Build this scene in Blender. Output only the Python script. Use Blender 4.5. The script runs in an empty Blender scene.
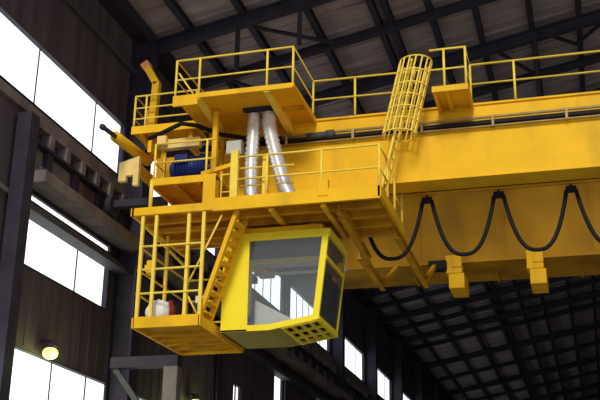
import bpy, bmesh, math, random
from mathutils import Vector, Matrix
random.seed(4)
S = bpy.context.scene
COL = S.collection

# ------------------------------------------------------------------ materials
def mat(name, col, rough=.55, metal=0., var=.12, scale=3., dirt=None, dirt_amt=.0, bump=0., stretch=(1, 1, 1)):
    m = bpy.data.materials.new(name); m.use_nodes = True
    nt = m.node_tree; N = nt.nodes; L = nt.links
    b = N['Principled BSDF']; b.inputs['Roughness'].default_value = rough; b.inputs['Metallic'].default_value = metal; b.inputs['Specular IOR Level'].default_value = .22
    tc = N.new('ShaderNodeTexCoord'); mp = N.new('ShaderNodeMapping'); mp.inputs['Scale'].default_value = stretch
    L.new(tc.outputs['Object'], mp.inputs['Vector'])
    n = N.new('ShaderNodeTexNoise'); n.inputs['Scale'].default_value = scale; n.inputs['Detail'].default_value = 5
    L.new(mp.outputs['Vector'], n.inputs['Vector'])
    r = N.new('ShaderNodeValToRGB'); e = r.color_ramp.elements
    e[0].position = .3; e[1].position = .7
    e[0].color = tuple(c * (1 - var) for c in col) + (1,); e[1].color = tuple(min(1, c * (1 + var)) for c in col) + (1,)
    L.new(n.outputs['Fac'], r.inputs['Fac'])
    out = r.outputs['Color']
    if dirt:
        n2 = N.new('ShaderNodeTexNoise'); n2.inputs['Scale'].default_value = scale * .6; n2.inputs['Detail'].default_value = 8
        mp2 = N.new('ShaderNodeMapping'); mp2.inputs['Scale'].default_value = (1.4, 1.4, .35); mp2.inputs['Location'].default_value = (3, 7, 1)
        L.new(tc.outputs['Object'], mp2.inputs['Vector']); L.new(mp2.outputs['Vector'], n2.inputs['Vector'])
        r2 = N.new('ShaderNodeValToRGB'); r2.color_ramp.elements[0].position = .52; r2.color_ramp.elements[1].position = .75
        r2.color_ramp.elements[0].color = (0, 0, 0, 1); r2.color_ramp.elements[1].color = (dirt_amt,) * 3 + (1,)
        L.new(n2.outputs['Fac'], r2.inputs['Fac'])
        mx = N.new('ShaderNodeMixRGB'); mx.inputs['Color2'].default_value = tuple(dirt) + (1,)
        L.new(r2.outputs['Color'], mx.inputs['Fac']); L.new(out, mx.inputs['Color1']); out = mx.outputs['Color']
    L.new(out, b.inputs['Base Color'])
    if bump:
        bp = N.new('ShaderNodeBump'); bp.inputs['Strength'].default_value = bump; bp.inputs['Distance'].default_value = .02
        L.new(n.outputs['Fac'], bp.inputs['Height']); L.new(bp.outputs['Normal'], b.inputs['Normal'])
    return m

def emis(name, col, s):
    m = bpy.data.materials.new(name); m.use_nodes = True
    b = m.node_tree.nodes['Principled BSDF']
    b.inputs['Base Color'].default_value = tuple(col) + (1,); b.inputs['Emission Color'].default_value = tuple(col) + (1,)
    b.inputs['Emission Strength'].default_value = s
    return m

def pane_mat():
    m = bpy.data.materials.new('frosted_daylit_pane'); m.use_nodes = True
    nt = m.node_tree; N = nt.nodes; L = nt.links; b = N['Principled BSDF']
    tc = N.new('ShaderNodeTexCoord'); mp = N.new('ShaderNodeMapping'); mp.inputs['Scale'].default_value = (1, 1.6, .5)
    n = N.new('ShaderNodeTexNoise'); n.inputs['Scale'].default_value = 2.2
    r = N.new('ShaderNodeValToRGB'); r.color_ramp.elements[0].color = (.9, .93, 1, 1); r.color_ramp.elements[1].color = (1, 1, 1, 1)
    L.new(tc.outputs['Object'], mp.inputs['Vector']); L.new(mp.outputs['Vector'], n.inputs['Vector']); L.new(n.outputs['Fac'], r.inputs['Fac'])
    L.new(r.outputs['Color'], b.inputs['Emission Color']); b.inputs['Emission Strength'].default_value = PANE
    b.inputs['Base Color'].default_value = (.8, .8, .8, 1)
    return m

def glass_mat():
    m = bpy.data.materials.new('cab_glass'); m.use_nodes = True
    nt = m.node_tree; N = nt.nodes; L = nt.links
    for n in list(N): N.remove(n)
    o = N.new('ShaderNodeOutputMaterial'); mx = N.new('ShaderNodeMixShader'); t = N.new('ShaderNodeBsdfTransparent'); g = N.new('ShaderNodeBsdfGlossy')
    t.inputs['Color'].default_value = (.95, .97, .97, 1); g.inputs['Roughness'].default_value = .03
    fr = N.new('ShaderNodeFresnel'); fr.inputs['IOR'].default_value = 1.45
    L.new(fr.outputs['Fac'], mx.inputs['Fac']); L.new(t.outputs[0], mx.inputs[1]); L.new(g.outputs[0], mx.inputs[2]); df = N.new('ShaderNodeBsdfDiffuse'); df.inputs['Color'].default_value = (.72, .78, .85, 1)     # faint milky blue-grey diffuse layer over the panes
    m2 = N.new('ShaderNodeMixShader'); m2.inputs['Fac'].default_value = .04
    L.new(mx.outputs[0], m2.inputs[1]); L.new(df.outputs[0], m2.inputs[2]); L.new(m2.outputs[0], o.inputs['Surface'])
    return m

PANE = 1.5
M = {}
M['yellow'] = mat('crane_yellow_paint', (.88, .495, .016), .5, var=.07, scale=1.6, dirt=(.33, .17, .03), dirt_amt=.45)
M['yellow_rail'] = mat('railing_yellow_paint', (.95, .68, .09), .45, var=.1, scale=4)
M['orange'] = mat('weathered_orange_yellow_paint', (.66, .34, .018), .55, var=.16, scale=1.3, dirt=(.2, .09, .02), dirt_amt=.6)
M['lemon'] = mat('cab_lemon_paint', (.94, .76, .035), .35, var=.04, scale=2)
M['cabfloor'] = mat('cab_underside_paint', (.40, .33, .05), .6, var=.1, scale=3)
M['cream'] = mat('cream_yellow_paint', (.82, .60, .20), .5, var=.1, scale=4)
M['dark'] = mat('dark_steel_paint', (.036, .030, .048), .6, var=.25, scale=2)
M['darkwall'] = mat('dark_brown_cladding', (.085, .062, .072), .75, var=.3, scale=1.0, stretch=(1, 3, .25), dirt=(.11, .085, .085), dirt_amt=.6)
M['roof'] = mat('roof_sheet_brown_grey', (.40, .345, .36), .7, var=.2, scale=.8, stretch=(.35, 3, 1), dirt=(.16, .14, .15), dirt_amt=.4)
M['beam'] = mat('runway_beam_paint', (.20, .165, .155), .6, var=.3, scale=1.5, dirt=(.04, .03, .03), dirt_amt=.7)
M['brace'] = mat('rafter_paint', (.036, .033, .048), .6, var=.2, scale=2)
M['midgrey'] = mat('dull_grey_steel', (.07, .068, .075), .6, var=.2, scale=3)
M['floor'] = mat('concrete_floor', (.34, .32, .30), .8, var=.15, scale=.5, bump=.2)
M['rubber'] = mat('black_rubber', (.008, .008, .009), .7, var=.2, scale=6)
M['alu'] = mat('silver_foil_duct', (.82, .82, .84),  .3, metal=.5, var=.1, scale=9)
M['blue'] = mat('blue_motor_paint', (.012, .022, .14), .4, var=.2, scale=4)
M['grey'] = mat('pale_grey_box_paint', (.50, .53, .48), .5, var=.08, scale=5)
M['tan'] = mat('tan_pipe_paint', (.42, .29, .10), .5, var=.15, scale=4)
M['white'] = mat('white_cloth', (.82, .82, .80), .8, var=.06, scale=6, bump=.4)
M['red'] = mat('dark_red_plastic', (.22, .018, .02), .45, var=.1, scale=6)
M['orangetip'] = mat('orange_cap_paint', (.75, .30, .13), .5, var=.1, scale=6)
M['interior'] = mat('cab_interior_grey', (.62, .60, .55), .7, var=.08, scale=4)
M['farorange'] = mat('shaded_grimy_orange_paint', (.46, .235, .016), .6, var=.3, scale=.55, dirt=(.13, .075, .014), dirt_amt=.85)  # far girder's shade mixed into the colour, together with its grime
for k in ('yellow', 'yellow_rail', 'orange', 'lemon', 'farorange'):
    M[k].node_tree.nodes['Principled BSDF'].inputs['Specular IOR Level'].default_value = .08
M['pane'] = pane_mat()
M['glass'] = glass_mat()
M['lampgreen'] = emis('lamp_glow_yellow_green', (.80, 1.0, .22), 1.5)
M['steelbar'] = mat('worn_steel', (.45, .43, .38), .4, metal=.6, var=.15, scale=5)

# ------------------------------------------------------------------ mesh builder (world coordinates)
class MB:
    def __init__(s): s.bm = bmesh.new()
    def hexa(s, p):
        v = [s.bm.verts.new(q) for q in p]
        for f in ((0, 3, 2, 1), (4, 5, 6, 7), (0, 1, 5, 4), (1, 2, 6, 5), (2, 3, 7, 6), (3, 0, 4, 7)):
            s.bm.faces.new([v[i] for i in f])
        return s
    def box(s, x0, x1, y0, y1, z0, z1):
        return s.hexa([(x0, y0, z0), (x1, y0, z0), (x1, y1, z0), (x0, y1, z0), (x0, y0, z1), (x1, y0, z1), (x1, y1, z1), (x0, y1, z1)])
    def bar(s, a, b, w, h, up=(0, 0, 1)):
        a, b = Vector(a), Vector(b); d = (b - a).normalized(); u = Vector(up)
        if abs(d.dot(u)) > .95: u = Vector((0, 1, 0))
        r = d.cross(u).normalized(); u = r.cross(d)
        r *= w / 2; u *= h / 2
        return s.hexa([a - r - u, a + r - u, b + r - u, b - r - u, a - r + u, a + r + u, b + r + u, b - r + u])
    def channel(s, a, b, w, h, t=.02, up=(0, 0, 1)):
        """rolled I section from a to b"""
        a, b = Vector(a), Vector(b); d = (b - a).normalized(); u = Vector(up)
        if abs(d.dot(u)) > .95: u = Vector((0, 1, 0))
        r = d.cross(u).normalized(); u = r.cross(d)
        o = u * (h / 2 - t / 2)
        s.bar(a + o, b + o, w, t, u); s.bar(a - o, b - o, w, t, u); s.bar(a, b, t, h - 2 * t, u)
        return s
    def tube(s, pts, r, n=8, closed=False):
        pts = [Vector(p) for p in pts]; rings = []; m = len(pts)
        prev = None
        for i, p in enumerate(pts):
            if closed: d = pts[(i + 1) % m] - pts[i - 1]
            else: d = pts[min(i + 1, m - 1)] - pts[max(i - 1, 0)]
            d.normalize()
            if prev is None:
                u = Vector((0, 0, 1)) if abs(d.z) < .9 else Vector((1, 0, 0))
                a = d.cross(u).normalized()
            else:
                a = (prev - d * prev.dot(d)).normalized()
            prev = a; b = d.cross(a)
            rr = r[i] if isinstance(r, (list, tuple)) else r
            rings.append([s.bm.verts.new(p + (a * math.cos(t) + b * math.sin(t)) * rr) for t in [2 * math.pi * k / n for k in range(n)]])
        for i in range(m if closed else m - 1):
            A, B = rings[i], rings[(i + 1) % m]
            for k in range(n): s.bm.faces.new((A[k], A[(k + 1) % n], B[(k + 1) % n], B[k]))
        if not closed:
            s.bm.faces.new(rings[0][::-1]); s.bm.faces.new(rings[-1])
        return s
    def prism(s, poly, axis, a, b):
        """polygon in the two other axes, extruded along axis from a to b"""
        i = 'xyz'.index(axis)
        def q(p, t):
            c = list(p); c.insert(i, t); return c
        A = [s.bm.verts.new(q(p, a)) for p in poly]; B = [s.bm.verts.new(q(p, b)) for p in poly]; n = len(poly)
        s.bm.faces.new(A[::-1]); s.bm.faces.new(B)
        for k in range(n): s.bm.faces.new((A[k], A[(k + 1) % n], B[(k + 1) % n], B[k]))
        return s
    def ball(s, c, r, sc=(1, 1, 1), noise=0):
        g = bmesh.ops.create_icosphere(s.bm, subdivisions=3, radius=r)
        for v in g['verts']:
            k = 1 + noise * (math.sin(v.co.x * 31 + 1) * math.cos(v.co.y * 27) + .5 * math.sin(v.co.z * 43))
            v.co = Vector((v.co.x * sc[0] * k + c[0], v.co.y * sc[1] * k + c[1], v.co.z * sc[2] * k + c[2]))
        return s
    def build(s, name, m, parent=None, smooth=False, bevel=0):
        bmesh.ops.recalc_face_normals(s.bm, faces=s.bm.faces)
        root = parent
        while root is not None and root.parent is not None: root = root.parent
        if root is not None:
            bmesh.ops.translate(s.bm, verts=s.bm.verts, vec=-Vector(root.location)); org = None
        else:
            xs = [v.co for v in s.bm.verts]
            org = Vector(((min(v.x for v in xs) + max(v.x for v in xs)) / 2, (min(v.y for v in xs) + max(v.y for v in xs)) / 2, min(v.z for v in xs)))
            bmesh.ops.translate(s.bm, verts=s.bm.verts, vec=-org)
        if smooth:
            for f in s.bm.faces: f.smooth = True
        me = bpy.data.meshes.new(name); s.bm.to_mesh(me); s.bm.free()
        me.materials.append(M[m])
        o = bpy.data.objects.new(name, me); COL.objects.link(o)
        if org is not None: o.location = org
        if parent is not None: o.parent = parent
        if bevel:
            b = o.modifiers.new('edge', 'BEVEL'); b.width = bevel; b.segments = 2; b.limit_method = 'ANGLE'
        return o

def tag(o, label=None, cat=None, group=None, kind=None):
    if label: o['label'] = label
    if cat: o['category'] = cat
    if group: o['group'] = group
    if kind: o['kind'] = kind
    return o
def thing(name, label, cat, loc, group=None):
    o = bpy.data.objects.new(name, None); COL.objects.link(o); o.location = loc; o.empty_display_size = .2
    return tag(o, label, cat, group)
def struct(o, label, cat, group=None): return tag(o, label, cat, group, 'structure')

def railing(parent, runs, zb, zt, posts, r=.028, mids=(.5,), name='railing', m='yellow_rail'):
    """runs: list of xy polylines; posts: xy positions -> sub-parts"""
    mb = MB()
    for run in runs:
        for z in [zt] + [zb + (zt - zb) * k for k in mids]:
            mb.tube([(x, y, z) for x, y in run], r if z == zt else r * .85)
    g = mb.build(name, m, parent, smooth=True)
    for x, y in posts:
        MB().tube([(x, y, zb), (x, y, zt)], r * 1.1).build('post', m, g, smooth=True)
    return g

# ================================================================== SETTING
WX = -13.0
YN, YF = 8.0, 130.0
RT = .2
def roofz(x): return 17.95 + RT * (x + 13)
struct(MB().box(WX - .4, 30, -30, YF + 1, -.3, 0).build('floor', 'floor'), 'grey concrete floor of the hall, below the picture', 'floor')

# left wall with openings
BAY = 8.5
up_win = [(18.3 + BAY * k, 26.4 + BAY * k) for k in range(-1, 12)]
lo_win = [(21.3, 26.1), (42.3, 43.7), (49.2, 50.1), (51.4, 52.6)]
bt_win = [(18.6 + BAY * k, 27.1 + BAY * k - .2) for k in range(0, 4)]
strip = [(21.3, 26.1)]
levels = [(5.2, 6.86, bt_win), (7.4, 8.76, [(37.1, 38.1)]), (8.82, 10.22, lo_win), (10.5, 10.66, strip), (12.9, 14.6, up_win)]
wall = MB(); z = 0
for z0, z1, wins in levels:
    wall.box(WX - .3, WX, YN, YF, z, z0); y = YN
    for a, b in wins:
        if a > y: wall.box(WX - .3, WX, y, a, z0, z1)
        y = b
    if y < YF: wall.box(WX - .3, WX, y, YF, z0, z1)
    z = z1
wall.box(WX - .3, WX, YN, YF, z, 18.0)
# cladding ribs on the blind parts
for z0, z1 in ((6.95, 8.75), (14.7, 17.9)):
    y = YN + .2
    while y < YF - .2:
        wall.box(WX - .01, WX + .012, y, y + .12, z0, z1); y += .55
wl = struct(wall.build('wall_left', 'darkwall'), 'dark brown side wall behind the crane end', 'wall')
n = 0
names = {12.9: 'upper row of bright windows', 10.5: 'thin bright slot above the lower windows', 8.82: 'middle row of bright windows', 7.4: 'narrow bright window under the middle row', 5.2: 'bottom row of bright windows'}
for z0, z1, wins in levels:
    for i, (a, b) in enumerate(wins):
        n += 1
        f = MB(); t = .03
        f.box(WX - .2, WX + .03, a, b, z0, z0 + t).box(WX - .2, WX + .03, a, b, z1 - t, z1)
        f.box(WX - .2, WX + .03, a, a + t, z0 + t, z1 - t).box(WX - .2, WX + .03, b - t, b, z0 + t, z1 - t)
        if z1 - z0 > .5:
            yy = a + (1.1 if z0 > 12 and i in (3, 4) else 3.1)
            while yy < b - .4:
                f.box(WX - .12, WX - .09, yy - .015, yy + .015, z0 + t, z1 - t); yy += (1.1 if i in (3, 4) else 3.28) if z0 > 12 else 1.9
        if z1 - z0 > .5:
            w = struct(f.build('window_%d' % n, 'dark'), 'white daylit window of the %s, bay %d from the camera' % (names[z0], i + 1), 'window')
        else:
            f.bm.free()
            w = struct(MB().box(WX - .14, WX - .08, a, b, z0, z1).build('window_%d' % n, 'pane'), 'white daylit %s, bay %d from the camera' % (names[z0], i + 1), 'window')
            continue
        MB().box(WX - .16, WX - .12, a + t, b - t, z0 + t, z1 - t).build('pane', 'pane', w)
# girts and eaves trim on the wall
for i, (zz, h, d, m, lab) in enumerate([(16.45, .16, .14, 'midgrey', 'brown wall rail between the upper windows and the eaves'),
                                   (17.75, .45, .5, 'brace', 'dark eaves beam where wall and roof meet'),
                                   (12.64, .26, .12, 'beam', 'ledge directly under the upper windows'),
                                   (10.3, .12, .10, 'beam', 'sill rail above the middle windows')]):
    struct(MB().box(WX, WX + d, YN, YF, zz - h / 2, zz + h / 2).build('trim_%d' % (i + 1), m), lab, 'trim')

# ceiling: ribbed sheets running down the slope
c = MB(); XR = 24.0
def slope_box(mb, y0, y1, d0, d1, x0=WX - .3, x1=XR):
    mb.hexa([(x0, y0, roofz(x0) + d0), (x1, y0, roofz(x1) + d0), (x1, y1, roofz(x1) + d0), (x0, y1, roofz(x0) + d0),
             (x0, y0, roofz(x0) + d1), (x1, y0, roofz(x1) + d1), (x1, y1, roofz(x1) + d1), (x0, y1, roofz(x0) + d1)])
slope_box(c, 16.5, YF, .1, .2)
y = 16.6
while y < YF - .3:
    slope_box(c, y, y + .14, .04, .1); y += .62
ceil = struct(c.build('ceiling', 'roof'), 'brown-grey ribbed metal roof seen from below', 'ceiling')
PX = [-11.42, -9.68, -7.85, -5.95, -5.55, -4.25, -2.85, -1.12, .5, 2.2, 3.9, 5.6, 7.3, 9, 10.7, 12.4]
for x in PX:
    MB().channel((x, 16.5, roofz(x) - .1), (x, YF, roofz(x) - .1), .2, .26, .05).build('purlin', 'brace', ceil)
ry = 18.0 - .0
rafters = [18.1, 21.2, 24.2, 27.3, 30.35, 33.6] + [36.8 + 3.1 * k for k in range(12)] + [74 + 6.2 * k for k in range(9)]
for i, y in enumerate(rafters):
    big = i % 2 == 1
    MB().channel((WX, y, roofz(WX) - (.38 if big else .32)), (XR, y, roofz(XR) - (.38 if big else .32)), .3 if big else .2, .42 if big else .3, .06).build('rafter', 'brace', ceil)
def on(x, y, d=.34): return (x, y, roofz(x) - d)
br = [((-9.95, 27.4), (-7.5, 30.2)), ((-6.9, 27.4), (-5.7, 28.4)), ((-.9, 33.5), (.35, 35.2)), ((.35, 35.2), (1.7, 33.7)),
      ((-2.6, 33.6), (-1.2, 36.7)), ((-11.4, 30.3), (-9.7, 33.5))]
for a, b in br:
    MB().bar(on(*a), on(*b), .1, .1).build('roof_brace', 'brace', ceil)
for x, y, l in [(-9.85, 27.35, 1.75), (-1.05, 33.6, 2.4), (-7.85, 27.35, 1.4)]:
    MB().bar((x, y, roofz(x) - .4), (x, y, roofz(x) - .4 - l), .12, .12).build('roof_hanger', 'brace', ceil)

# far end wall with girts
w = MB().prism([(WX - .3, 0), (XR, 0), (XR, roofz(XR) + .15), (WX - .3, roofz(WX - .3) + .15)], 'y', YF, YF + .3)
wb = struct(w.build('wall_back', 'darkwall'), 'dark gable wall at the far end of the hall', 'wall')
for zz in (9, 11.5, 14, 16.5, 18.5):
    MB().box(WX + .2, XR - .2, YF - .2, YF, zz, zz + .25).build('wall_girt', 'brace', wb)
for xx in (-9, -4, 1, 6):
    MB().box(xx - .15, xx + .15, YF - .35, YF, 0, roofz(xx) - .5).build('wall_stud', 'brace', wb)

struct(MB().box(XR, XR + .3, 17, YF, 0, roofz(XR) + .15).build('wall_right', 'darkwall'), 'unseen dark side wall added beyond the right picture edge to block sky light', 'wall')  # unseen wall added to keep sky light off the far roof
# columns
k = 0
for i in range(0, 12):
    y = 26.42 + BAY * i
    dp = .2 if i in (1, 2) else .72
    struct(MB().channel((WX + dp / 2, y + .25, 0), (WX + dp / 2, y + .25, 17.5), .5, dp, .06, up=(1, 0, 0)).build('wall_column', 'dark'),
           'dark steel wall column between window bays, number %d counted from the camera' % (i + 1), 'column')
# lower crane column in front of the runway beam
cl = MB().box(-12.88, -12.5, 20.38, 20.78, 0, 12.3)
struct(cl.build('crane_column', 'dark'), 'thick dark column at the left picture edge under the upper windows', 'column')

# runway beam with stiffeners and brackets
rb = thing('runway_beam', 'long brown steel runway beam running along the left wall', 'beam', (-12, 40, 10.3)); rb['kind'] = 'structure'
b = MB().box(-12.75, -12.2, 20.8, 128, 10.62, 10.92).box(-12.6, -12.5, 20.8, 128, 10.92, 11.0)
b.build('beam_body', 'beam', rb)
MB().box(-12.4, -12.3, 20.8, 128, 10.92, 11.0).build('crane_rail', 'midgrey', rb)
MB().box(-12.98, -12.8, 20.78, 128, 10.92, 11.72).build('web_plate', 'beam', rb)
y = 21.6
while y < 72:
    MB().box(-12.8, -12.66, y, y + .3, 10.92, 11.72).build('stiffener', 'dark', rb); y += 1.45
y = 20.75
while y < 60:
    MB().box(-12.98, -12.62, y, y + .2, 11.8, 12.2).build('wall_bracket', 'beam', rb); y += .86
MB().box(-12.98, -12.66, 20.78, 128, 12.2, 12.34).build('bracket_shelf', 'beam', rb)
MB().box(-12.98, -12.9, 20.78, 128, 11.8, 12.2).build('bracket_backing', 'dark', rb)
MB().box(-12.98, -12.6, 20.78, 128, 11.72, 11.8).build('lower_shelf', 'dark', rb)
struct(MB().box(-12.98, -12.55, 20.8, 128, 9.98, 10.1).build('trim_5', 'midgrey'), 'narrow ledge under the runway beam above the middle windows', 'trim')

# portal frame low on the left
pf = thing('portal_frame', 'low grey steel frame of one post and a crossbeam under the cage', 'steel frame', (-10.5, 25.2, 0))
MB().bar((-12.2, 25.2, 7.1), (-10.3, 25.2, 7.1), .3, .28).build('crossbeam', 'dark', pf)
MB().box(-10.68, -10.3, 25.05, 25.35, 0, 6.95).build('post', 'beam', pf)
MB().bar((-12.1, 25.2, 6.95), (-10.75, 25.2, 5.2), .14, .14).build('diagonal_brace', 'midgrey', pf)

# wall lamps
def lamp(y, z, label):
    t = thing('wall_lamp', label, 'lamp', (WX + .25, y, z), 'glowing wall lamps')
    MB().tube([(WX, y, z + .22), (WX + .2, y, z + .22), (WX + .3, y, z + .1)], .035).build('bracket', 'dark', t)
    MB().tube([(WX + .3, y, z + .22), (WX + .3, y, z + .12), (WX + .3, y, z + .02)], [.05, .14, .16], 14).build('lamp_shade', 'dark', t, True)
    MB().ball((WX + .3, y, z - .1), .19, (1, 1, .8)).build('bulb', 'lampgreen', t, True)
    l = bpy.data.lights.new('lamp_light', 'POINT'); l.energy = 45; l.color = (.8, 1, .3); l.shadow_soft_size = .2
    o = bpy.data.objects.new('lamp_light', l); COL.objects.link(o); o.parent = t; o.location = (.3, 0, -.35)
lamp(22.75, 7.0, 'glowing yellow-green lamp above the bottom left windows')
lamp(32.6, 7.35, 'glowing green lamp under the cage at the bottom picture edge')

# ================================================================== CRANE BRIDGE
YG = 23.9
cr = thing('overhead_crane', 'big yellow double-girder overhead crane bridge with walkways and railings', 'crane', (-5, 27, 10))
# near girder: box with a bottom flange, top flange and seams
XA, XB = -9.3, 12.0
g = MB().box(XA, XB, YG, YG + .72, 11.07, 12.92).box(XA, XB, YG - .03, YG + .78, 11.03, 11.07).box(XA, XB, YG - .05, YG + 1.5, 12.92, 12.97)
g.build('main_girder', 'yellow', cr)
# far girder
XC = -8.2
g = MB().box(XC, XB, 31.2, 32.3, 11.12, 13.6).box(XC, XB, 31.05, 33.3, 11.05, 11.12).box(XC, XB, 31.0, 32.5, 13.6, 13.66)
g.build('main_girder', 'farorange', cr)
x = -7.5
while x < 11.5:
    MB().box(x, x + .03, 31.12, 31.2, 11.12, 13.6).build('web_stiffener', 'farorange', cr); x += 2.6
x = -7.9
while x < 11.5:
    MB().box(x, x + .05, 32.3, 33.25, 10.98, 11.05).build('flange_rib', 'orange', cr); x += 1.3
# L brackets hanging from the far girder
for x in (-4.1, -1.66, .85, 3.3):
    b = MB().box(x, x + .5, 31.0, 31.5, 10.72, 11.3).box(x + .08, x + .56, 31.02, 32.2, 10.25, 10.72).box(x + .2, x + .5, 30.96, 31.05, 10.9, 11.15)
    b.build('hanger_bracket', 'yellow', cr, bevel=.02)
# end carriage across both girders
e = MB().box(-10.75, -10.25, 23.9, 33.2, 11.55, 12.3).box(-10.8, -8.2, 31.3, 32.2, 11.6, 12.3)
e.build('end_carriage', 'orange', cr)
for y in (24.6, 32.6):
    MB().tube([(-12.36, y, 11.32), (-12.2, y, 11.32)], .32, 20).build('wheel', 'dark', cr)
    MB().box(-12.2, -10.7, y - .12, y + .12, 11.25, 11.45).build('wheel_axle', 'dark', cr)
# cream end plate with a notch, and the buffer
p = MB().prism([(-11.14, 11.66), (-10.6, 11.8), (-10.6, 11.02), (-10.74, 11.02), (-10.74, 11.3), (-10.94, 11.3), (-10.94, 11.16), (-11.14, 11.16)], 'y', 22.5, 22.62)
p.build('end_plate', 'cream', cr)
MB().box(-10.9, -10.74, 22.62, 24.0, 11.5, 11.75).build('buffer_arm', 'orange', cr)
bu = MB().tube([(-11.02, 21.9, 12.13), (-11.0, 23.9, 12.25)], .14, 12)
bu = bu.build('buffer', 'yellow', cr, True)
MB().tube([(-11.02, 21.9, 12.13), (-11.04, 21.25, 12.1)], .06, 10).tube([(-11.04, 21.3, 12.1), (-11.05, 21.2, 12.1)], .075, 12).build('buffer_rod', 'dark', bu, True)

# web mounted duct and pipe
MB().box(-9.5, XB, YG - .14, YG - .02, 12.36, 12.45).build('cable_duct', 'rubber', cr)
cp = MB().tube([(-9.5, YG - .12, 12.53), (XB, YG - .12, 12.53)], .04).build('conduit', 'tan', cr, True)
MB().tube([(-9.5, YG - .1, 12.30), (XB, YG - .1, 12.30)], .025).build('conduit', 'tan', cr, True)
x = -8.9
while x < XB:
    MB().box(x, x + .06, YG - .165, YG, 12.28, 12.56).build('conduit_clip', 'tan', cp); x += 1.75
MB().tube([(-6.55, YG - .14, 12.45), (-6.0, YG - .14, 12.47)], .085, 12).tube([(-6.05, YG - .14, 12.47), (-5.85, YG - .14, 12.47)], .11, 12).build('conduit_coupling', 'midgrey', cr, True)
# inner track that carries the festoon cable
MB().box(-5.6, XB, YG + .8, YG + .9, 10.98, 11.08).box(-5.6, XB, YG + .72, YG + .9, 11.03, 11.06).build('festoon_track', 'orange', cr)

# ---- upper platform, front edge 2 m before the girder
ZP = 12.95
d = MB().box(-9.42, -6.4, 21.78, YG - .05, ZP - .04, ZP)
dk = d.build('upper_platform', 'yellow', cr)
MB().box(-9.45, -8.8, 21.72, 21.78, ZP - .26, ZP + .02).box(-8.8, -6.4, 21.72, 21.78, ZP - .09, ZP + .04).build('kick_plate', 'yellow', dk)
MB().hexa([(-6.4, 21.72, ZP - .06), (-6.35, 21.72, ZP - .06), (-6.35, 23.88, ZP - .12), (-6.4, 23.88, ZP - .12), (-6.4, 21.72, ZP + .04), (-6.35, 21.72, ZP + .04), (-6.35, 23.88, ZP + .04), (-6.4, 23.88, ZP + .04)]).build('side_plate', 'yellow', dk)
for x in (-8.82, -7.05):
    MB().prism([(21.75, ZP - .04), (21.75, ZP - .12), (23.88, ZP - .34), (23.88, ZP - .04)], 'x', x - .07, x + .07).build('cantilever_bracket', 'yellow_rail', dk)  # brighter rail paint stands in for light on the bracket flanges
MB().box(-8.8, -6.4, 22.85, 22.93, ZP - .12, ZP - .04).build('floor_joist', 'orange', dk)
MB().box(-7.95, -7.0, 22.65, 23.25, ZP - .1, ZP - .045).build('duct_opening_dark', 'dark', dk)  # solid dark slab painted as the unlit openings above the ducts
rt = 14.03
railing(cr, [[(-9.45, 23.7), (-9.47, 21.9), (-6.42, 21.86), (-6.43, 23.8), (-3.75, 23.85)]], ZP, rt,
        [(-9.47, 21.9), (-8.85, 21.9), (-7.08, 21.87), (-6.42, 21.86), (-6.43, 23.8), (-5.33, 23.85), (-4.2, 23.85)])
MB().tube([(-9.4, 21.9, rt - .35), (-8.95, 21.9, ZP + .05)], .022).build('rail_brace', 'yellow_rail', cr, True)
# landing and right railing
ld = MB().box(-3.2, -2.36, 22.8, YG - .05, ZP - .04, ZP).build('landing', 'yellow', cr)
MB().box(-3.2, -2.33, 22.75, 22.8, ZP - .1, ZP + .05).build('kick_plate', 'yellow', ld)
MB().box(-2.38, -2.33, 22.8, 23.88, ZP - .12, ZP + .05).build('side_plate', 'yellow', ld)
for x in (-3.15, -2.85):
    MB().prism([(22.78, ZP - .04), (22.78, ZP - .1), (23.9, ZP - .16), (23.9, ZP - .04)], 'x', x - .04, x + .04).build('cantilever_bracket', 'yellow', ld)
railing(cr, [[(-3.25, 22.85), (-2.38, 22.85), (-2.38, 23.85), (XB - .2, 23.85)]], ZP, rt,
        [(-2.9, 22.85), (-2.38, 22.85), (-2.38, 23.85), (-1.3, 23.85), (1.2, 23.85), (3.6, 23.85), (6, 23.85), (8.4, 23.85)])

# ---- small left platform at girder height with a bent davit
lp = MB().box(-11.3, -9.5, 23.45, 24.4, ZP - .05, ZP).box(-11.32, -9.4, 23.4, 23.45, ZP - .1, ZP + .12).build('end_platform', 'yellow', cr)
MB().prism([(23.45, ZP - .05), (23.45, ZP - .12), (24.4, ZP - .5), (24.4, ZP - .05)], 'x', -11.1, -11.0).build('cantilever_bracket', 'yellow', lp)
MB().box(-10.9, -10.8, 23.6, 24.2, 12.38, ZP - .05).build('support_leg', 'yellow', lp)
MB().box(-9.75, -9.65, 23.6, 24.2, 12.38, ZP - .05).build('support_leg', 'yellow', lp)
railing(cr, [[(-11.3, 24.3), (-11.3, 23.5), (-9.5, 23.5)]], ZP, 14.0, [(-11.3, 24.3), (-11.3, 23.5), (-10.98, 23.5), (-9.55, 23.5)], r=.026, mids=(.36, .66))
da = MB()
da.bar((-10.9, 23.75, ZP), (-10.83, 23.75, 14.5), .2, .2, (0, 1, 0)).bar((-10.82, 23.75, 14.42), (-11.15, 23.75, 15.0), .19, .2, (0, 1, 0))
da = da.build('davit_post', 'yellow', cr, bevel=.02)
MB().bar((-11.12, 23.75, 14.95), (-11.23, 23.75, 15.12), .24, .24, (0, 1, 0)).build('davit_cap', 'orangetip', da, bevel=.03)

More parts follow.
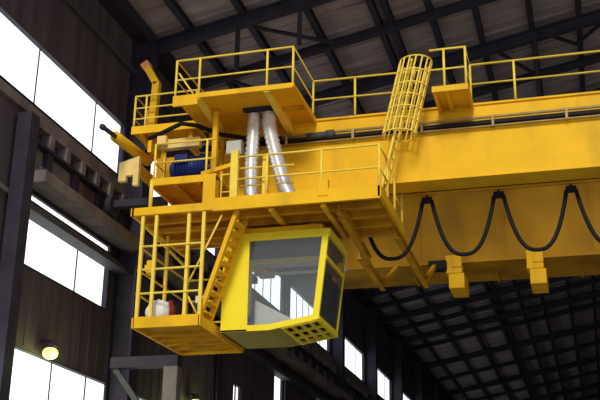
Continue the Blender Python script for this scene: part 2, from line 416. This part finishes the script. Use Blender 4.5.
# ---- middle platform with railing, left
ZM = 10.85
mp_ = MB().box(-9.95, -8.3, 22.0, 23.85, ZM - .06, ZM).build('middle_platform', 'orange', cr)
MB().box(-9.95, -8.3, 21.94, 22.0, ZM - .12, ZM + .06).build('kick_plate', 'yellow', mp_)
MB().box(-10.0, -9.95, 21.94, 23.85, ZM - .14, ZM + .06).build('side_plate', 'yellow', mp_)
for x in (-9.4, -8.8):
    MB().box(x, x + .08, 22.0, 23.85, ZM - .16, ZM - .06).build('floor_joist', 'orange', mp_)
railing(cr, [[(-9.95, 22.6), (-9.95, 22.02), (-8.4, 22.02)]], ZM, 11.85, [(-9.95, 22.58), (-9.95, 22.02), (-8.6, 22.02)], r=.026)
MB().tube([(-9.97, 21.97, 10.1), (-9.97, 21.97, ZM)], .05).build('platform_leg', 'yellow_rail', mp_, True)
MB().box(-8.62, -8.3, 21.9, 22.2, 10.1, 10.88).build('corner_post', 'yellow', cr, bevel=.02)
# box beam over the motor
MB().box(-10.2, -9.1, 22.75, 22.95, 12.05, 12.3).box(-10.2, -9.95, 22.6, 22.75, 12.1, 12.35).build('motor_beam', 'cream', cr, bevel=.015)
MB().bar((-8.62, 22.6, ZM), (-8.62, 22.6, ZP - .1), .12, .12).build('vertical_strut', 'yellow', cr)
MB().bar((-8.75, 23.47, ZM), (-8.75, 23.47, ZP - .1), .1, .1).build('vertical_strut', 'orange', cr)
MB().bar((-8.5, 22.8, 11.2), (-8.95, 23.4, 12.6), .09, .09).build('diagonal_strut', 'orange', cr)
MB().bar((-10.25, 23.2, 11.0), (-10.12, 22.9, 12.04), .12, .1).build('diagonal_strut', 'orange', cr)
MB().bar((-8.9, 22.5, 11.15), (-8.0, 22.5, 11.35), .08, .1).build('cross_bar', 'yellow', cr)

# ---- lower platform that carries the cab
ZL = 10.1
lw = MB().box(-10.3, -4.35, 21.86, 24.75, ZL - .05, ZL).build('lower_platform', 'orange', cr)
MB().box(-10.35, -8.3, 21.78, 21.86, ZL - .17, ZL + .02).box(-8.3, -4.3, 21.78, 21.86, ZL - .20, ZL + .12).build('kick_plate', 'yellow', lw)
MB().box(-4.35, -4.27, 21.78, 24.8, ZL - .16, ZL + .10).build('side_plate', 'yellow', lw)
MB().box(-10.38, -10.3, 21.78, 25.3, ZL - .17, ZL + .02).build('side_plate', 'yellow', lw)
for y in (22.35, 23.0, 23.7, 24.4):
    MB().channel((-10.25, y, ZL - .14), (-4.4, y, ZL - .14), .12, .18, .03).build('floor_joist', 'orange', lw)
for x in (-5.65, -6.9):
    MB().prism([(21.9, ZL - .2), (21.9, ZL - .27), (24.2, ZL - .32), (24.2, ZL - .2)], 'x', x - .06, x + .06).build('support_arm', 'yellow', lw)
MB().box(-5.75, -5.5, 21.76, 21.9, ZL - .06, ZL + .36).build('gusset', 'yellow', lw, bevel=.02)
for x, y0, z0, y1, z1 in ((-5.35, 22.2, 9.86, 25.6, 9.62), (-5.62, 25.6, 9.8, 28.8, 9.78), (-4.42, 24.5, 9.9, 29.2, 9.9)):
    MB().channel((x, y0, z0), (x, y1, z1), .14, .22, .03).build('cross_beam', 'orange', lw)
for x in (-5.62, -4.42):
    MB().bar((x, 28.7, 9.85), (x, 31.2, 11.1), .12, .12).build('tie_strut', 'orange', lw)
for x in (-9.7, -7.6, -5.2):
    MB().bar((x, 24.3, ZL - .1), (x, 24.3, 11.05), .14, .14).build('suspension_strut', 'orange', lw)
railing(cr, [[(-7.85, 21.83), (-4.32, 21.83), (-4.32, 22.8)], [(-4.32, 23.7), (-4.32, 24.7)]], ZL, 11.22,
        [(-7.85, 21.83), (-7.0, 21.83), (-5.68, 21.83), (-4.32, 21.83), (-4.32, 22.8), (-4.32, 23.7), (-4.32, 24.7)])
MB().box(-7.9, -7.72, 21.8, 21.9, ZL, 11.4).box(-7.15, -7.05, 21.95, 22.05, ZL, 11.25).build('gate_post', 'yellow_rail', cr)
railing(cr, [[(-8.35, 22.3), (-8.0, 22.3)], [(-7.9, 22.0), (-6.4, 22.05)]], ZL, 11.0, [(-8.3, 22.3), (-8.0, 22.3)], r=.024)
# dark limit-switch box on the far girder
MB().box(-4.6, -4.05, 30.8, 31.2, 10.82, 11.1).build('switch_box', 'rubber', cr, bevel=.02)

# ================================================================== SUSPENDED CAGE
cg = thing('access_cage', 'yellow railed cage hanging under the platform, left of the cab', 'cage', (-9.3, 23.3, 7.15))
ZC = 7.3
x0, x1, y0, y1 = -10.1, -8.52, 21.85, 24.85
fl = MB().box(x0, x1, y0, y1, ZC - .05, ZC).build('cage_floor', 'orange', cg)
MB().box(x0 - .02, x1 + .02, y0 - .06, y0, ZC - .12, ZC + .14).build('toe_board', 'yellow', cg)
MB().box(x0 - .06, x0, y0 - .06, y1, ZC - .12, ZC + .12).build('toe_board', 'yellow', cg)
MB().box(x1, x1 + .05, y0 - .06, y1, ZC - .12, ZC + .12).build('toe_board', 'yellow', cg)
MB().box(x0, x1 + .05, y1, y1 + .05, ZC - .12, ZC + .12).build('toe_board', 'yellow', cg)
for y in (22.6, 23.2, 23.7, 24.2):
    MB().box(x0, x1, y, y + .07, ZC - .13, ZC - .05).build('floor_rib', 'orange', fl)
for i, (a, b) in enumerate(((x0 + .03, y0), (x0 + .38, y0), (x1 - .38, y0 + .02), (x1, y0), (x0 + .03, y1), (x1, y1), (x0 + .03, 23.4))):
    MB().bar((a, b, ZC), (a, b, 9.92), .075, .075).build('upright', 'yellow_rail', cg)
for zz in (8.0, 8.58, 9.15):
    MB().tube([(x0, y1, zz), (x0, y0 - .02, zz), (x1, y0 - .02, zz)], .028).build('guard_rail', 'yellow_rail', cg, True)
    MB().tube([(x0, y1, zz), (x1, y1, zz)], .026).build('guard_rail', 'yellow_rail', cg, True)
MB().bar((x0, y0, 9.75), (x0, y1, 9.5), .06, .06).build('diagonal_brace', 'yellow_rail', cg)
for yy in (22.8, 23.9):
    MB().bar((x0, yy, 9.85), (x1, yy, 9.85), .1, .12).build('top_beam', 'orange', cg)

# steep stair from the platform to the cage
st = thing('steep_stair', 'steep yellow stair from platform down into the cage, beside the cab', 'stair', (-8.1, 22.2, 7.3))
top, bot = Vector((-7.76, 0, 9.95)), Vector((-8.62, 0, 7.32))
for y in (22.02, 22.66):
    MB().bar((top.x, y, top.z), (bot.x, y, bot.z), .1, .14, (0, 1, 0)).build('stringer', 'yellow', st)
for i in range(1, 11):
    p = bot.lerp(top, i / 11.0)
    MB().box(p.x - .1, p.x + .1, 22.05, 22.63, p.z - .02, p.z + .02).build('tread', 'yellow', st)
MB().tube([(top.x - .35, 21.95, top.z - .1), (bot.x - .33, 21.95, bot.z + .75)], .024).tube([(bot.x, 21.95, bot.z + .15), (bot.x - .33, 21.95, bot.z + .75)], .024).build('handrail', 'yellow_rail', st, True)

# things on the cage floor
MB().ball((-9.74, 22.3, ZC + .36), .28, (1.05, .8, 1.12), .12).build('white_bundle', 'white', smooth=True)
tag(bpy.data.objects['white_bundle'], 'crumpled white bundle lying on the cage floor', 'bundle')
o = MB().box(-9.72, -9.5, 22.66, 22.86, ZC + .003, ZC + .62).tube([(-9.61, 22.76, ZC + .6), (-9.61, 22.76, ZC + .76)], .05).build('red_canister', 'red', bevel=.03)
tag(o, 'dark red canister standing behind the white bundle in the cage', 'canister')
o = MB().box(-9.55, -9.22, 24.0, 24.3, ZC + .003, ZC + 1.0).build('cabinet', 'dark', bevel=.02)
tag(o, 'small dark cabinet standing at the back of the cage', 'cabinet')
o = MB().box(-9.5, -9.25, 24.02, 24.28, ZC + 1.003, ZC + 1.2).build('white_box', 'white', bevel=.02)
tag(o, 'small white box on top of the dark cabinet in the cage', 'box')
o = thing('control_box', 'small yellow control box fixed to the front left upright of the cage', 'control box', (-10.2, 22.9, ZC))
MB().box(-9.96, -9.8, 21.95, 22.1, 8.5, 8.85).build('box_body', 'yellow', o, bevel=.02)
MB().box(-10.02, -9.96, 22.0, 22.06, 8.6, 8.75).build('bracket', 'yellow_rail', o)

# ================================================================== OPERATOR CAB
cb = thing('operator_cab', 'bright lemon yellow operator cab with large windows hanging below the platform', 'cab', (-7.2, 23.7, 7.2))
CY0, CY1 = 22.8, 24.6
CXL, CXR = -8.35, -5.72       # top
ZT, ZB = 9.56, 7.22
XK, XF, ZFR = -7.15, -5.97, 7.42   # floor kink, front foot
def xfront(z): return XF + (CXR - XF) * (z - ZFR) / (ZT - ZFR)
MB().box(CXL, CXR + .03, CY0 - .03, CY1 + .03, ZT - .03, ZT + .06).build('roof_panel', 'lemon', cb, bevel=.015)
MB().box(CXL, -5.9, CY0 + .05, CY1 - .05, ZT + .06, ZT + .2).build('roof_beam', 'yellow', cb)
MB().bar((-7.9, 23.2, ZT + .2), (-7.9, 23.2, 10.045), .2, .2).build('suspension_bracket', 'orange', cb)
MB().bar((-6.2, 23.2, ZT + .2), (-6.2, 23.2, 10.045), .2, .2).build('suspension_bracket', 'orange', cb)
MB().bar((-7.9, 24.3, ZT + .2), (-7.9, 24.3, 9.865), .25, .25).build('suspension_bracket', 'orange', cb)
MB().bar((-6.2, 24.3, ZT + .2), (-6.2, 24.3, 9.865), .25, .25).build('suspension_bracket', 'orange', cb)
# solid left third, left end
MB().box(CXL, -7.69, CY0, CY0 + .05, ZB, ZT).build('side_panel', 'lemon', cb, bevel=.01)
MB().box(CXL, CXL + .05, CY0 + .05, CY1, ZB, ZT).build('end_panel', 'lemon', cb)
MB().box(CXL, -8.2, CY1 - .05, CY1, ZB, ZT).build('back_panel', 'lemon', cb)
# floor: flat part and rising front with a grid
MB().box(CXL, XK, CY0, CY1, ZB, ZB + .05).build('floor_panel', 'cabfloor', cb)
def sill(y):
    s = MB()
    s.box(CXL if y > 24 else -7.69, XK, y - .03, y + .03, ZB, ZB + .14)
    s.hexa([(XK, y - .03, ZB), (XF, y - .03, ZFR), (XF, y + .03, ZFR), (XK, y + .03, ZB), (XK, y - .03, ZB + .14), (XF + .02, y - .03, ZFR + .14), (XF + .02, y + .03, ZFR + .14), (XK, y + .03, ZB + .14)])
    return s
sill(CY0).build('window_sill', 'lemon', cb); sill(CY1).build('window_sill', 'lemon', cb)
def fz(x): return ZB + (ZFR - ZB) * (x - XK) / (XF - XK)
MB().hexa([(XF - .06, CY0, ZFR - .02), (XF + .03, CY0, ZFR - .02), (XF + .03, CY1, ZFR - .02), (XF - .06, CY1, ZFR - .02), (XF - .06, CY0, ZFR + .1), (XF + .03, CY0, ZFR + .1), (XF + .03, CY1, ZFR + .1), (XF - .06, CY1, ZFR + .1)]).build('front_sill', 'lemon', cb)
xg = XK + .32
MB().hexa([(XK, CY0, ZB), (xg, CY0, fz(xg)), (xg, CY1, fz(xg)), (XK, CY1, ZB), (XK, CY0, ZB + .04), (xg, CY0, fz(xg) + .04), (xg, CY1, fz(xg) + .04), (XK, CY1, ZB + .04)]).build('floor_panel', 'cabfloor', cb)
gr = MB()
for i in range(5):
    x = xg + (XF - xg) * i / 4
    gr.bar((x, CY0, fz(x)), (x, CY1, fz(x)), .075, .05)
for j in range(4):
    y = CY0 + .05 + (CY1 - CY0 - .1) * j / 3
    gr.bar((xg, y, fz(xg)), (XF, y, ZFR), .085, .05)
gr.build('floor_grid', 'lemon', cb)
# side windows (near and far), corner posts, front frame
for y in (CY0, CY1):
    MB().box(-7.69 if y < 24 else CXL, CXR, y - .03, y + .03, ZT - .14, ZT - .03).build('window_head', 'lemon', cb)
    MB().hexa([(XF - .14, y - .04, ZFR), (XF + .01, y - .04, ZFR), (XF + .01, y + .04, ZFR), (XF - .14, y + .04, ZFR),
               (CXR - .15, y - .04, ZT), (CXR, y - .04, ZT), (CXR, y + .04, ZT), (CXR - .15, y + .04, ZT)]).build('corner_post', 'lemon', cb)
    xl = -7.69 if y < 24 else -8.2
    g = MB().prism([(xl, ZB + .12), (XK, ZB + .12), (XF - .07, ZFR + .12), (CXR - .08, ZT - .1), (xl, ZT - .1)], 'y', y - .006, y + .006)
    g.build('side_window', 'glass', cb)
    if y > 24:
        MB().box(xl, CXR, y - .03, y + .03, 9.08, 9.15).box(xl, CXR, y - .03, y + .03, 9.28, 9.37).build('window_bar', 'interior', cb)
zm = 8.92
f = MB()
f.bar((xfront(zm) - .02, CY0, zm), (xfront(zm) - .02, CY1, zm), .08, .09)
f.bar((xfront(ZT - .08) - .02, CY0, ZT - .08), (xfront(ZT - .08) - .02, CY1, ZT - .08), .08, .12)
f.build('front_frame', 'lemon', cb)
for za, zb in ((ZFR + .1, zm - .04), (zm + .04, ZT - .12)):
    MB().hexa([(xfront(za) - .02, CY0 + .04, za), (xfront(za) - .008, CY0 + .04, za), (xfront(za) - .008, CY1 - .04, za), (xfront(za) - .02, CY1 - .04, za),
               (xfront(zb) - .02, CY0 + .04, zb), (xfront(zb) - .008, CY0 + .04, zb), (xfront(zb) - .008, CY1 - .04, zb), (xfront(zb) - .02, CY1 - .04, zb)]).build('front_window', 'glass', cb)
MB().box(CXL + .05, CXR - .1, CY0 + .05, CY1 - .05, ZT - .05, ZT - .03).build('ceiling_lining', 'dark', cb)
MB().box(CXL + .05, XK, CY0 + .05, CY1 - .05, ZB + .05, ZB + .07).build('inner_floor_panel', 'interior', cb)
MB().bar((XK + .05, (CY0 + CY1) / 2, ZB + .09), (XF - .05, (CY0 + CY1) / 2, ZFR + .07), CY1 - CY0 - .12, .02).build('inner_floor_panel', 'dark', cb)  # dark panel added above the grid to block bright windows seen through it
# inside: control desk and seat
MB().prism([(-7.76, ZB + .08), (-6.9, ZB + .2), (-6.6, ZB + .32), (-7.76, ZB + .95)], 'y', 23.5, 24.5).build('control_desk', 'interior', cb, bevel=.03)
sea = MB().box(-8.2, -7.85, 23.2, 23.7, ZB + .42, ZB + .54).box(-8.27, -8.17, 23.2, 23.7, ZB + .5, ZB + 1.15).box(-8.05, -7.95, 23.4, 23.5, ZB + .08, ZB + .42)
sea.build('operator_seat', 'dark', cb, bevel=.03)

# ================================================================== CAGED LADDER up to the landing
LA = thing('caged_ladder', 'leaning yellow ladder with a barred safety cage up to the landing', 'ladder', (-4.2, 22.9, ZL))
axis = Vector((.92, 0, 3.85)); base = Vector((-4.62, 23.03, ZL))
def la(t, x=0, y=0): p = base + axis * t; return (p.x + x, p.y + y, p.z)
for y in (0, .45):
    MB().bar(la(.012, .0, y), la(1.0, .0, y), .05, .07, (0, 1, 0)).build('stringer', 'yellow_rail', LA)
for i in range(1, 14):
    MB().tube([la(i / 14, 0, 0), la(i / 14, 0, .45)], .016).build('rung', 'yellow_rail', LA, True)
def ring(t):
    return [Vector(la(t, .06 - .40 * math.cos(a) * (1) + .34, .22 + .42 * math.sin(a))) for a in [math.pi * 2 * k / 20 for k in range(20)]]
def ringpt(t, a): return Vector(la(t, .06 + .40 * math.cos(a), .22 + .42 * math.sin(a)))
for t in (.50, .58, .66, .74, .82, .91, 1.0):
    MB().tube([ringpt(t, a) for a in [2 * math.pi * k / 20 for k in range(20)]], .02, 6, True).build('cage_hoop', 'yellow_rail', LA, True)
for k in range(16):
    a = 2 * math.pi * k / 16 + .2
    MB().bar(ringpt(.50, a), ringpt(1.0, a), .035, .02, (0, 1, 0)).build('cage_bar', 'yellow_rail', LA)

# ================================================================== CABLES, DUCTS, EQUIPMENT
def catenary(a, b, sag, n=22):
    a, b = Vector(a), Vector(b); out = []
    for i in range(n + 1):
        s = i / n; u = 2 * s - 1
        p = a.lerp(b, s); p.z -= sag * (1 - abs(u) ** 2.7)
        out.append(p)
    return out
fe = thing('festoon_cable', 'black cable hanging in a row of loops under the near girder', 'cable', (-3, 24.9, 9.3))
tx = [-5.48, -3.68, -1.9, -.16, 1.6, 3.4, 5.2]; FY, FZ = 24.75, 10.82
for i in range(len(tx) - 1):
    pts = catenary((tx[i] + .11, FY, FZ), (tx[i + 1] - .11, FY, FZ), 1.46)
    if i == 0: pts = [p for p in pts if p.x > -5.2]
    MB().tube(pts, .052, 8).build('cable_loop', 'rubber', fe, True)
for x in tx:
    MB().box(x - .13, x + .13, FY - .06, FY + .06, FZ - .06, FZ + .1).box(x - .03, x + .03, FY - .02, FY + .02, FZ + .1, FZ + .155).build('cable_hanger', 'rubber', fe, bevel=.02)

def duct(pts, r, label):
    # resample and corrugate
    P = [Vector(p) for p in pts]; out = []; rad = []
    N = 64
    for i in range(N + 1):
        s = i / N * (len(P) - 1); k = min(int(s), len(P) - 2); f = s - k
        p0, p1, p2, p3 = P[max(k - 1, 0)], P[k], P[k + 1], P[min(k + 2, len(P) - 1)]
        out.append(.5 * ((2 * p1) + (p2 - p0) * f + (2 * p0 - 5 * p1 + 4 * p2 - p3) * f * f + (3 * p1 - p0 - 3 * p2 + p3) * f ** 3))
        rad.append(r * (1.08 if i % 2 else .86))
    o = MB().tube(out, rad, 18).build('flexible_duct', 'alu', smooth=True)
    return tag(o, label, 'duct', 'silver flexible ducts between the platforms')
duct([(-7.72, 22.9, 12.82), (-7.72, 22.9, 12.4), (-7.7, 22.75, 11.5), (-7.64, 22.6, 10.7), (-7.6, 22.58, 10.4), (-7.6, 22.58, 10.12)], .16, 'left silver ribbed flexible duct, hanging nearly straight')
duct([(-7.33, 22.9, 12.82), (-7.3, 22.9, 12.4), (-7.05, 22.75, 11.5), (-6.8, 22.62, 10.75), (-6.66, 22.58, 10.42), (-6.64, 22.58, 10.12)], .17, 'right silver ribbed flexible duct, bending to the right at its foot')

hm = thing('drive_motor', 'dark blue electric drive motor on the upper left platform', 'motor', (-9.5, 23.1, ZM))
bd = MB().tube([(-9.8, 23.1, 11.55), (-9.0, 23.1, 11.58)], .3, 20)
bd = bd.build('motor_body', 'blue', hm, True)
for i in range(9):
    x = -9.78 + i * .085
    MB().tube([(x, 23.1, 11.56), (x + .03, 23.1, 11.56)], .335, 20).build('cooling_fin', 'blue', bd)
MB().tube([(-9.94, 23.1, 11.55), (-9.8, 23.1, 11.55)], [.2, .32], 20).build('fan_cover', 'blue', hm, True)
MB().box(-9.75, -9.1, 22.9, 23.35, ZM + .003, 11.3).build('motor_foot', 'dark', hm)
MB().box(-9.75, -9.4, 22.72, 22.95, 11.6, 11.85).build('terminal_box', 'blue', hm, bevel=.02)
MB().tube([(-9.0, 23.1, 11.58), (-8.85, 23.1, 11.58)], .08, 12).build('shaft', 'midgrey', hm, True)

jb = thing('junction_box', 'pale grey junction box left of the silver ducts', 'junction box', (-8.2, 22.9, 11.75))
MB().box(-8.42, -8.02, 22.85, 23.1, 11.76, 12.14).build('box_body', 'grey', jb, bevel=.015)
MB().box(-8.40, -8.04, 22.82, 22.85, 11.78, 12.12).build('lid', 'grey', jb, bevel=.01)
MB().box(-8.2, -8.1, 23.1, 23.865, 11.9, 12.0).build('mounting_arm', 'orange', jb)

pc = MB().tube([(-10.55, 22.85, 12.42), (-10.2, 22.8, 12.5), (-9.6, 22.7, 12.68), (-9.2, 22.8, 12.62), (-8.7, 23.2, 12.5), (-8.0, 23.55, 12.45), (-7.2, 23.66, 12.42)], .06, 8).build('power_cable', 'rubber', smooth=True)
tag(pc, 'thick black cable sagging under the upper left platform above the motor', 'cable')

# ================================================================== CAMERA + LIGHT
F = 1050.0
cy = Vector((310, -390, -F)).normalized(); cz = Vector((50, 2850, -F)); cz = (cz - cy * cz.dot(cy)).normalized(); cx = cy.cross(cz)
cam = bpy.data.cameras.new('camera'); co = bpy.data.objects.new('camera', cam); COL.objects.link(co)
cam.sensor_width = 36; cam.lens = 36 * F / 600; cam.clip_end = 400
co.matrix_world = Matrix.Translation((0, 0, 1.7)) @ Matrix((cx, cy, cz)).to_4x4()
S.camera = co

w = bpy.data.worlds.new('sky'); S.world = w; w.use_nodes = True
bg = w.node_tree.nodes['Background']; bg.inputs['Color'].default_value = (.93, .96, 1, 1); bg.inputs['Strength'].default_value = .78
su = bpy.data.lights.new('sun', 'SUN'); su.energy = 1.9; su.angle = math.radians(14); su.color = (1, .95, .86)
so = bpy.data.objects.new('sun', su); COL.objects.link(so)
d = Vector((-.06, 1, -.58))     # travels from behind the camera through the open front of the hall
so.rotation_euler = d.to_track_quat('-Z', 'Y').to_euler()

S.view_settings.view_transform = 'Standard'; S.view_settings.look = 'None'; S.view_settings.gamma = 1; S.view_settings.exposure = 0
S.view_settings.use_curve_mapping = False
